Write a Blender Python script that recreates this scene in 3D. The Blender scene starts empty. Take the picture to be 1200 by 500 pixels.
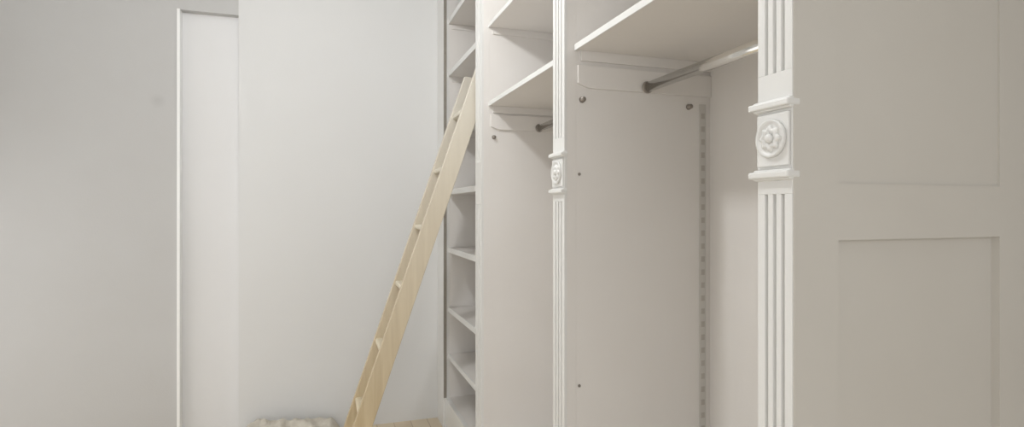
import bpy, bmesh, math, random
from mathutils import Vector, noise
random.seed(4)
S = 0.8          # metres per layout unit
H = 1.93         # eye height in layout units
C = bpy.context.scene.collection
sc = bpy.context.scene

def P(x, y, z): return Vector((x*S, y*S, (z+H)*S))

# ------------------------------------------------------------------ materials
def mat(name, col, rough=0.5, var=0.03, scale=3.0, bump=0.0, bscale=120, metal=0.0, spec=0.4, tint=None):
    m = bpy.data.materials.new(name); m.use_nodes = True
    nt = m.node_tree; b = nt.nodes['Principled BSDF']
    b.inputs['Roughness'].default_value = rough
    b.inputs['Metallic'].default_value = metal
    b.inputs['Specular IOR Level'].default_value = spec
    g = nt.nodes.new('ShaderNodeNewGeometry')
    n = nt.nodes.new('ShaderNodeTexNoise'); n.inputs['Scale'].default_value = scale; n.inputs['Detail'].default_value = 3
    nt.links.new(g.outputs['Position'], n.inputs['Vector'])
    r = nt.nodes.new('ShaderNodeValToRGB')
    r.color_ramp.elements[0].position = 0.3; r.color_ramp.elements[1].position = 0.7
    t = tint or (1-var, 1-var*1.15, 1-var*1.3)
    r.color_ramp.elements[0].color = tuple(c*k for c, k in zip(col, t)) + (1,)
    r.color_ramp.elements[1].color = tuple(col) + (1,)
    nt.links.new(n.outputs['Fac'], r.inputs['Fac'])
    nt.links.new(r.outputs['Color'], b.inputs['Base Color'])
    if bump:
        n2 = nt.nodes.new('ShaderNodeTexNoise'); n2.inputs['Scale'].default_value = bscale
        nt.links.new(g.outputs['Position'], n2.inputs['Vector'])
        bp = nt.nodes.new('ShaderNodeBump'); bp.inputs['Strength'].default_value = bump; bp.inputs['Distance'].default_value = 0.002
        nt.links.new(n2.outputs['Fac'], bp.inputs['Height']); nt.links.new(bp.outputs['Normal'], b.inputs['Normal'])
    return m

M_wall  = mat('wall_white_paint', (0.775, 0.775, 0.77), 0.75, 0.02, 1.3, 0.15)
M_niche = mat('niche_white_paint', (0.80, 0.798, 0.80), 0.6, 0.015, 1.5, 0.1)
M_lit_edge = mat('lit_edge_white', (0.97, 0.97, 0.96), 0.25, 0.01, 2)  # near-pure white imitates the lit edge of the niche
M_shade  = mat('wall_shaded_tone', (0.57, 0.565, 0.558), 0.75, 0.04, 1.6, 0.2)  # greyer than the other walls: the shade is put into the colour
M_white = mat('cabinet_white_enamel', (0.76, 0.755, 0.735), 0.38, 0.02, 2.5, 0.05, 60)
M_in    = mat('cabinet_inside_paint', (0.785, 0.758, 0.728), 0.5, 0.035, 2.0, 0.08, 60)
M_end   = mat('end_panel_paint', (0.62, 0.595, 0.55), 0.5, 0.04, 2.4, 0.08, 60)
M_strip = mat('shadow_gap_strip', (0.33, 0.31, 0.27), 0.5, 0.1, 8)  # dark colour stands in for the shadow gap at the tower's far edge
M_std   = mat('painted_shelf_track', (0.62, 0.60, 0.565), 0.45, 0.05, 8)
M_hole  = mat('dark_slot', (0.50, 0.47, 0.43), 0.8, 0.1, 8)
M_rod   = mat('brushed_metal_rod', (0.9, 0.89, 0.86), 0.14, 0.04, 12, metal=1.0)
M_pin   = mat('metal_pin', (0.34, 0.31, 0.28), 0.4, 0.1, 10, metal=0.6)
M_ceil  = mat('ceiling_paint', (0.83, 0.825, 0.81), 0.8, 0.02, 2)
M_cloth = mat('dust_sheet_cloth', (0.66, 0.62, 0.54), 0.9, 0.14, 30, 0.4, 200)

# a faint scuff on the left part of the back wall
nt = M_shade.node_tree; b = nt.nodes['Principled BSDF']; src = b.inputs['Base Color'].links[0].from_socket
g = nt.nodes.new('ShaderNodeNewGeometry'); vd = nt.nodes.new('ShaderNodeVectorMath'); vd.operation = 'DISTANCE'
vd.inputs[1].default_value = P(-1.263, 5.2, .869); nt.links.new(g.outputs['Position'], vd.inputs[0])
mr = nt.nodes.new('ShaderNodeMapRange'); mr.inputs['From Min'].default_value = .01; mr.inputs['From Max'].default_value = .05
mr.inputs['To Min'].default_value = .14; mr.inputs['To Max'].default_value = 0; nt.links.new(vd.outputs['Value'], mr.inputs['Value'])
mx = nt.nodes.new('ShaderNodeMixRGB'); mx.inputs[2].default_value = (.2, .19, .18, 1)
nt.links.new(mr.outputs['Result'], mx.inputs[0]); nt.links.new(src, mx.inputs[1]); nt.links.new(mx.outputs['Color'], b.inputs['Base Color'])

def wood(name, light, dark, axis_scale, rot=(0,0,0)):
    m = bpy.data.materials.new(name); m.use_nodes = True
    nt = m.node_tree; b = nt.nodes['Principled BSDF']; b.inputs['Roughness'].default_value = 0.55
    tc = nt.nodes.new('ShaderNodeTexCoord'); mp = nt.nodes.new('ShaderNodeMapping')
    mp.inputs['Scale'].default_value = axis_scale; mp.inputs['Rotation'].default_value = rot
    nt.links.new(tc.outputs['Object'], mp.inputs['Vector'])
    n = nt.nodes.new('ShaderNodeTexNoise'); n.inputs['Scale'].default_value = 1.0; n.inputs['Detail'].default_value = 5; n.inputs['Distortion'].default_value = 0.6
    nt.links.new(mp.outputs['Vector'], n.inputs['Vector'])
    r = nt.nodes.new('ShaderNodeValToRGB'); r.color_ramp.elements[0].position = .32; r.color_ramp.elements[1].position = .68
    r.color_ramp.elements[0].color = dark + (1,); r.color_ramp.elements[1].color = light + (1,)
    nt.links.new(n.outputs['Fac'], r.inputs['Fac'])
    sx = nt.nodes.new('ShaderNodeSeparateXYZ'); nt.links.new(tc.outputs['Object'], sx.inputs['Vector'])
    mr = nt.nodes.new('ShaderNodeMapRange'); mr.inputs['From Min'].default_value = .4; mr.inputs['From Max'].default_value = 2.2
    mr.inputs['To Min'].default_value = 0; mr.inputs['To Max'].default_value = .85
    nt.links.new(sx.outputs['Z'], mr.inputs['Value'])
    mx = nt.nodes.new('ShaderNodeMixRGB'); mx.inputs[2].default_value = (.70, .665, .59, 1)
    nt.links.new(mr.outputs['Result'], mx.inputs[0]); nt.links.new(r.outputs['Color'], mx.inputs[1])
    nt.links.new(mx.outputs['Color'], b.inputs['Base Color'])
    return m
LEAN = math.atan(0.3445)
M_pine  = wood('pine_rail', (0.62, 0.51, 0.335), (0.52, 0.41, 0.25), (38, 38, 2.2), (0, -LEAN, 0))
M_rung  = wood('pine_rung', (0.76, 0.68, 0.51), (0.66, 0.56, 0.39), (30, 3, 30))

# floor boards
M_floor = bpy.data.materials.new('floor_boards'); M_floor.use_nodes = True
nt = M_floor.node_tree; b = nt.nodes['Principled BSDF']; b.inputs['Roughness'].default_value = 0.5
g = nt.nodes.new('ShaderNodeNewGeometry'); br = nt.nodes.new('ShaderNodeTexBrick')
br.inputs['Scale'].default_value = 1; br.inputs['Brick Width'].default_value = 1.4; br.inputs['Row Height'].default_value = 0.12
br.inputs['Mortar Size'].default_value = 0.003; br.inputs['Color1'].default_value = (.68,.57,.42,1); br.inputs['Color2'].default_value = (.72,.62,.47,1); br.inputs['Mortar'].default_value = (.52,.42,.30,1)
mp = nt.nodes.new('ShaderNodeMapping'); mp.inputs['Rotation'].default_value = (0,0,math.pi/2)
nt.links.new(g.outputs['Position'], mp.inputs['Vector']); nt.links.new(mp.outputs['Vector'], br.inputs['Vector'])
nt.links.new(br.outputs['Color'], b.inputs['Base Color'])

# ------------------------------------------------------------------ mesh helpers (layout units)
def bm_new(): return bmesh.new()
def box(bm, x0, x1, y0, y1, z0, z1):
    v = [bm.verts.new(P(x, y, z)) for x in (x0, x1) for y in (y0, y1) for z in (z0, z1)]
    for f in ((0,1,3,2),(4,6,7,5),(0,4,5,1),(2,3,7,6),(0,2,6,4),(1,5,7,3)):
        bm.faces.new([v[i] for i in f])
def prism(bm, pts, axis, a, b):
    """closed polygon (list of 2-tuples) extruded along axis"""
    def mk(p, t):
        if axis == 'y': return P(p[0], t, p[1])
        if axis == 'z': return P(p[0], p[1], t)
        return P(t, p[0], p[1])
    A = [bm.verts.new(mk(p, a)) for p in pts]; B = [bm.verts.new(mk(p, b)) for p in pts]
    n = len(pts)
    bm.faces.new(A); bm.faces.new(B[::-1])
    for i in range(n): bm.faces.new((A[i], A[(i+1) % n], B[(i+1) % n], B[i]))
def disc(bm, cx, cy, cz, rings, axis='x', n=24, lobes=0, amp=0):
    """lathe: rings = [(offset along axis, radius)]; petals if lobes"""
    R = []
    for off, r in rings:
        ring = []
        for k in range(n):
            t = 2*math.pi*k/n; rr = r*(1+amp*math.cos(lobes*t)) if lobes else r
            a, c = rr*math.cos(t), rr*math.sin(t)
            ring.append(bm.verts.new(P(cx+off, cy+a, cz+c) if axis == 'x' else P(cx+a, cy+off, cz+c)))
        R.append(ring)
    for A, B in zip(R, R[1:]):
        for k in range(n): bm.faces.new((A[k], A[(k+1) % n], B[(k+1) % n], B[k]))
    bm.faces.new(R[0][::-1]); bm.faces.new(R[-1])
def obj(name, bm, m, parent=None, bevel=0.0, smooth=False):
    bmesh.ops.recalc_face_normals(bm, faces=bm.faces)
    if parent is not None:
        bmesh.ops.translate(bm, verts=bm.verts, vec=-base_of(parent))
    me = bpy.data.meshes.new(name); bm.to_mesh(me); bm.free()
    for mm in (m if isinstance(m, (list, tuple)) else [m]): me.materials.append(mm)
    if smooth:
        for p in me.polygons: p.use_smooth = True
    o = bpy.data.objects.new(name, me); C.objects.link(o)
    if parent is not None: o.parent = parent
    if bevel:
        md = o.modifiers.new('Bevel', 'BEVEL'); md.width = bevel; md.segments = 2; md.limit_method = 'ANGLE'; md.angle_limit = math.radians(50)
    return o
def base_of(o):
    v = Vector((0,0,0))
    while o is not None: v = v + o.location; o = o.parent
    return v
def thing(name, loc, label, cat, group=None):
    o = bpy.data.objects.new(name, None); C.objects.link(o); o.location = loc
    o['label'] = label; o['category'] = cat
    if group: o['group'] = group
    return o
def struct(name, bm, m, bevel=0.0):
    o = obj(name, bm, m, None, bevel); o['kind'] = 'structure'; return o
def bx(name, dims, m, parent=None, bevel=0.0015):
    bm = bm_new(); box(bm, *dims); return obj(name, bm, m, parent, bevel)

# ------------------------------------------------------------------ room shell
YB = 5.2; XR = 1.80; XL = -3.0; YF = -2.6; ZF = -H; ZC = 2.45
bm = bm_new(); box(bm, XL, XR+.15, YF, YB+.4, ZF-.08, ZF); struct('floor', bm, M_floor)
bm = bm_new(); box(bm, XL, XR+.15, YF, YB+.4, ZC, ZC+.08); struct('ceiling', bm, M_ceil)
NX0, NX1, NZ, NY = -1.124, -0.675, 1.618, 5.27
bm = bm_new(); box(bm, NX1, XR+.15, YB, YB+.4, ZF, ZC); struct('wall_back', bm, M_wall)
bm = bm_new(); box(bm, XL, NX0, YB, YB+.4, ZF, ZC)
box(bm, NX0, NX1, YB, YB+.4, NZ, ZC); struct('wall_back_left', bm, M_shade)
bm = bm_new(); box(bm, NX0, NX1, NY, YB+.4, ZF, NZ); struct('wall_niche', bm, M_niche)
bm = bm_new(); box(bm, NX0, NX0+.022, YB-.025, NY, ZF, NZ); struct('lit_edge_1', bm, M_lit_edge, 0.002)  # added bead, extra white for the lamplight on the niche reveal
bm = bm_new(); box(bm, XL-.15, XL, YF, YB+.4, ZF, ZC); struct('wall_left', bm, M_wall)
bm = bm_new(); box(bm, XR, XR+.15, YF, YB, ZF, ZC); struct('wall_right', bm, M_end)

# ------------------------------------------------------------------ wardrobe parts
XF, XS, XB = 1.0, 1.057, 1.76          # pilaster face, shelf front, back panel face
TOP = 2.15; KICK = -1.664
BLK0, BLK1 = 0.080, 0.243              # rosette block heights
def pilaster(parent, y0, y1, fluted=True, rosette=True, xb=1.014, stile=True):
    w = y1-y0
    if stile: bx('stile', (xb, XS, y0, y1, ZF, TOP), M_in, parent, 0.0008)
    bm = bm_new()
    def fl(z0, z1):
        pts = [(xb, y0), (XF, y0)]
        for c in (0.26, 0.5, 0.74):
            cy = y0+w*c; r = w*0.05
            for k in range(7):
                t = math.pi*k/6
                pts.append((XF+0.014*math.sin(t), cy-r*math.cos(t)))
        pts += [(XF, y1), (xb, y1)]
        prism(bm, pts, 'z', z0, z1)
    def plain(z0, z1): box(bm, XF, xb, y0, y1, z0, z1)
    if fluted:
        plain(ZF, ZF+.32); fl(ZF+.32, BLK0-.045); plain(BLK0-.045, BLK1+.075); fl(BLK1+.075, TOP-.25); plain(TOP-.25, TOP)
    else: plain(ZF, TOP)
    p = obj('pilaster', bm, M_white, parent, 0.0008)
    if rosette:
        e = .018
        for zc in (BLK0, BLK1):
            bm = bm_new()
            # stepped moulding with a rounded nose, wrapped round three sides
            for h, pr in ((.008, e), (.013, e*.5)):
                box(bm, XF-pr, xb+.0, y0-pr*.25, y1+pr*.8, zc-h, zc+h)
            obj('moulding', bm, M_white, p, 0.003)
        bm = bm_new()
        box(bm, XF-.007, XF, y0+w*.04, y1-w*.04, BLK0+.02, BLK1-.02)
        bl = obj('rosette_block', bm, M_white, p, 0.002)
        bm = bm_new()
        cz = (BLK0+BLK1)/2+.003; cy = (y0+y1)/2; R = min(w*.42, .052)
        disc(bm, XF-.007, cy, cz, [(0, R), (-.008, R), (-.010, R*.93), (-.005, R*.82), (-.004, R*.7)], n=48)
        disc(bm, XF-.007, cy, cz, [(0, R*.66), (-.008, R*.62), (-.012, R*.42), (-.006, R*.26)], n=64, lobes=8, amp=.13)
        disc(bm, XF-.007, cy, cz, [(-.002, R*.26), (-.012, R*.24), (-.017, R*.13)], n=20)
        obj('rosette', bm, M_white, bl, 0, True)
    return p
def shelf(parent, y0, y1, zt, th=.025, mid=None):
    s = bx('shelf', (XS, XB, y0, y1-.007, zt-th, zt), [M_in], parent, 0.0)
    # painted front lipping, a brighter white edge
    bx('front_edge', (XS-.010, XS, y0, y1, zt-th-.002, zt+.001), M_white, s, 0.0015)
    # batten under the far end of the shelf, against the dividing panel
    bx('batten', (XS+.02, XB, y1-.010, y1, zt-th-.045, zt-th), M_in, s, 0.001)
    return s
def cleat(parent, yp):
    """board across the dividing panel that carries the rail end"""
    bm = bm_new()
    prism(bm, [(XS+.004, .635), (XS+.004, .555), (XS+.03, .545), (XS+.06, .535), (XB, .535), (XB, .635)], 'y', yp-.013, yp)
    c = obj('rail_board', bm, M_in, parent, 0.0015)
    for x in (1.085, 1.64):
        bm = bm_new(); disc(bm, x, yp, .484, [(-.022, .007), (-.020, .011), (-.004, .011), (0, .014)], axis='y', n=16)
        obj('shelf_pin', bm, M_pin, parent, 0, True)
def rod(parent, y0, y1, yb0):
    x, z, r = 1.405, .557, .020
    n = 20; bm = bm_new(); R = []
    for y in (y0, y1):
        R.append([bm.verts.new(P(x+r*.75*math.cos(2*math.pi*k/n), y, z+r*1.2*math.sin(2*math.pi*k/n))) for k in range(n)])
    for k in range(n): bm.faces.new((R[0][k], R[0][(k+1)%n], R[1][(k+1)%n], R[1][k]))
    bm.faces.new(R[0]); bm.faces.new(R[1][::-1])
    ro = obj('clothes_rail', bm, M_rod, parent, 0, True)
    bm = bm_new(); disc(bm, x, y1, z, [(-.006, .024), (0, .028)], axis='y', n=24); obj('rail_socket', bm, M_pin, ro, 0, False)
def slotted(parent, x0, x1, yp, z0, z1, m, pitch=.062, name='shelf_track'):
    """thin metal track on a panel facing the camera, with a column of slots"""
    bm = bm_new(); box(bm, x0, x1, yp-.005, yp, z0, z1)
    n0 = len(bm.faces); z = z0+pitch; cx = (x0+x1)/2; hw = (x1-x0)*.28
    while z < z1-.02:
        box(bm, cx-hw, cx+hw, yp-.0056, yp-.004, z-.013, z+.013); z += pitch
    bm.faces.ensure_lookup_table()
    for f in bm.faces[n0:]: f.material_index = 1
    return obj(name, bm, [m, M_hole if m is not M_strip else M_pin], parent)

# --- near unit: end panel, near pilaster, divider with middle pilaster
W1 = thing('open_wardrobe', P(1.4, 1.7, ZF), 'white open wardrobe bay nearest the camera, with high shelf, clothes rail and panelled grey-white end', 'wardrobe')
Y1, Y2, Y3, Y4 = 1.006, 2.28, 3.65, 4.93
pilaster(W1, Y1+.003, 1.115, stile=False, xb=1.020)
bx('stile', (1.020, XS, Y1+.03, 1.115, ZF, TOP), M_in, W1, 0.0008)
# end panel: stiles, rails, and two recessed fields
bm = bm_new()
ea, eb = Y1, Y1+.03
rx0, rx1 = 1.133, 1.685
box(bm, 1.020, rx0, ea, eb, ZF, TOP); box(bm, 1.003, 1.020, ea, ea+.003, ZF, TOP); box(bm, rx1, 1.80, ea, eb, ZF, TOP)
for z0, z1 in ((ZF, -1.55), (-.072, .060), (1.75, TOP)): box(bm, rx0, rx1, ea, eb, z0, z1)
ep = obj('end_frame', bm, M_end, W1)
for z0, z1 in ((-1.55, -.072), (.060, 1.75)):
    bx('recessed_panel', (rx0, rx1, ea+(.02 if z0 < -1 else .005), eb, z0, z1), M_end, ep, 0)
bx('back_panel', (XB, XB+.035, Y1+.03, Y2, ZF, TOP), M_in, W1, 0)
bx('side_panel', (XS, XB, Y2, Y2+.13, ZF, TOP), M_in, W1, 0)
pilaster(W1, Y2, Y2+.13)
bx('base_board', (XS, XB, Y1+.03, Y2, ZF, KICK), M_in, W1)
shelf(W1, Y1+.03, Y2, .725)
shelf(W1, Y1+.03, Y2, 1.250)
cleat(W1, Y2); rod(W1, Y1+.03, Y2-.02, Y1)
slotted(W1, 1.700, 1.735, Y2, KICK, .50, M_std)
for z in (.155, -.78):
    bm = bm_new(); disc(bm, 1.072, Y2, z, [(-.004, .006), (0, .007)], axis='y', n=12); obj('peg', bm, M_pin, W1)
bx('top_board', (XS, XB, Y1+.03, Y2, TOP-.03, TOP), M_in, W1)
bx('top_rail', (XF+.01, XS, 1.115, Y2, TOP-.20, TOP), M_white, W1)

# --- middle unit
W2 = thing('open_wardrobe', P(1.4, 3.0, ZF), 'white open wardrobe bay between the two slimmer pilasters, with shelf and clothes rail', 'wardrobe')
ya = Y2+.13
bx('back_panel', (XB, XB+.035, ya, Y3, ZF, TOP), M_in, W2, 0)
bx('side_panel', (XS, XB, Y3, Y3+.16, ZF, TOP), M_in, W2, 0)
pilaster(W2, Y3, Y3+.16, True, False)
bx('base_board', (XS, XB, ya, Y3, ZF, KICK), M_in, W2)
shelf(W2, ya, Y3, .718)
shelf(W2, ya, Y3, 1.245)
cleat(W2, Y3); rod(W2, ya, Y3-.02, ya)
slotted(W2, 1.700, 1.735, Y3, KICK, .50, M_std)
bx('top_board', (XS, XB, ya, Y3, TOP-.03, TOP), M_in, W2)
bx('top_rail', (XF+.01, XS, Y2+.13, Y3, TOP-.20, TOP), M_white, W2)

# --- far shelf tower
W3 = thing('shelf_tower', P(1.4, 4.4, ZF), 'tall white open shelving unit behind the leaning wooden ladder, beside the back wall', 'shelving')
yc = Y3+.16
bx('back_panel', (XB, XB+.035, yc, Y4, ZF, TOP), M_in, W3, 0)
bx('side_panel', (XS, XB, Y4, Y4+.07, ZF, TOP), M_in, W3, 0)
bx('stile', (XF, XS, Y4, YB, ZF, TOP), M_white, W3, 0.001)
bx('plinth', (XF+.02, XS, Y3+.16, Y4, ZF, KICK), M_white, W3)
bx('base_board', (XS, XB, yc, Y4, KICK-.03, KICK), M_in, W3)
for zt in (-1.28, -.866, -.339, .173, .735, 1.215, 1.68):
    shelf(W3, yc, Y4, zt, .042)
slotted(W3, XF+.004, XF+.030, Y4, KICK, TOP-.2, M_strip, .08)  # slotted strip, coloured dark as the shadow gap beside the stile
bx('top_board', (XS, XB, yc, Y4, TOP-.03, TOP), M_in, W3)
bx('top_rail', (XF+.01, XS, Y3+.16, Y4, TOP-.20, TOP), M_white, W3)

# ------------------------------------------------------------------ ladder
def xf(z): return .184+.3445*(z+1.431)
LT = 1.02; LW = .126; LY0, LY1, LTK = 3.855, 4.275, .042
L = thing('ladder', P(xf(ZF)+.06, 4.08, ZF), 'pale pine wooden ladder leaning against the white shelving unit', 'ladder')
for y in (LY0, LY1-LTK):
    bm = bm_new()
    ct = LW*.3445
    prism(bm, [(xf(ZF), ZF), (xf(ZF)+LW, ZF), (xf(LT-ct*.4)+LW, LT-ct*.4), (xf(LT), LT)], 'y', y, y+LTK)
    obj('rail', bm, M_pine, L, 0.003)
for k in range(8):
    z = -1.375-.415+.415*k
    if z > LT-.1: break
    bm = bm_new(); cx = xf(z)+.045; a, c = .034, .019
    pts = []
    for q in range(16):
        t = 2*math.pi*q/16; ct_, st_ = math.cos(t), math.sin(t)
        pts.append((cx+a*math.copysign(abs(ct_)**.6, ct_), z+c*math.copysign(abs(st_)**.6, st_)))
    prism(bm, pts, 'y', LY0+LTK, LY1-LTK)
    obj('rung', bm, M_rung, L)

# ------------------------------------------------------------------ dust sheet on the floor
def sheet():
    bm = bm_new(); NXg, NYg = 70, 36; grid = []
    x0, x1, y0, y1 = -.70, .16, 4.40, 5.16
    for j in range(NYg+1):
        row = []
        for i in range(NXg+1):
            u, v = i/NXg, j/NYg
            e = min(1, 8*min(u, 1-u))*min(1, 8*min(v, 1-v))
            x = x0+(x1-x0)*u; y = y0+(y1-y0)*v
            nz = noise.fractal(Vector((x*5, y*5, 1.3)), 0.9, 2.1, 5)
            r = abs(noise.noise(Vector((x*9+2, y*6, 4))))
            h = e*(.08+.15*v**.7 + .045*nz - .04*r)*(1.0-.25*u)
            wob = .03*noise.noise(Vector((x*4, y*4, 9)))
            row.append(bm.verts.new(P(x+wob, min(y+wob, 5.17), ZF+max(.006, h))))
        grid.append(row)
    for j in range(NYg):
        for i in range(NXg): bm.faces.new((grid[j][i], grid[j][i+1], grid[j+1][i+1], grid[j+1][i]))
    base = P((x0+x1)/2, (y0+y1)/2, ZF)
    bmesh.ops.translate(bm, verts=bm.verts, vec=-base)
    o = obj('dust_sheet', bm, M_cloth, None, 0, True); o.location = base
    md = o.modifiers.new('Solidify', 'SOLIDIFY'); md.thickness = 0.003; md.offset = 1
    o['label'] = 'crumpled cream dust sheet on the floor left of the ladder'; o['category'] = 'cloth'
sheet()

# ------------------------------------------------------------------ lights
def light(name, typ, loc, energy, col, size=.2, rot=None, sy=None):
    d = bpy.data.lights.new(name, typ); d.energy = energy; d.color = col
    if typ == 'AREA':
        d.size = size
        if sy: d.shape = 'RECTANGLE'; d.size_y = sy
    else: d.shadow_soft_size = size
    o = bpy.data.objects.new(name, d); C.objects.link(o); o.location = loc
    if rot: o.rotation_euler = rot
    return o
light('ceiling_lamp', 'POINT', P(-.2, 2.42, 1.85), 53, (.965, .985, 1), .07)
light('room_fill', 'AREA', P(-.6, -1.8, .1), 30, (.985, .985, .97), 2.2, (math.radians(82), 0, math.radians(-12)), 1.8)
light('side_fill', 'AREA', P(-2.7, 3.0, -.9), 19, (.98, .985, .99), 2.0, (0, math.radians(-90), 0), 3.2)
w = bpy.data.worlds.new('world'); sc.world = w; w.use_nodes = True
w.node_tree.nodes['Background'].inputs['Color'].default_value = (.95, .96, 1, 1)
w.node_tree.nodes['Background'].inputs['Strength'].default_value = .3

# ------------------------------------------------------------------ camera
cd = bpy.data.cameras.new('camera'); cam = bpy.data.objects.new('camera', cd); C.objects.link(cam)
cam.location = P(0, 0, 0); cam.rotation_euler = (math.pi/2, 0, -math.radians(18.4))
cd.sensor_width = 36; cd.lens = 663/1200*36; cd.shift_y = -5/1200; cd.clip_start = .05
sc.camera = cam
sc.view_settings.view_transform = 'Standard'; sc.view_settings.look = 'None'; sc.view_settings.exposure = 0.0
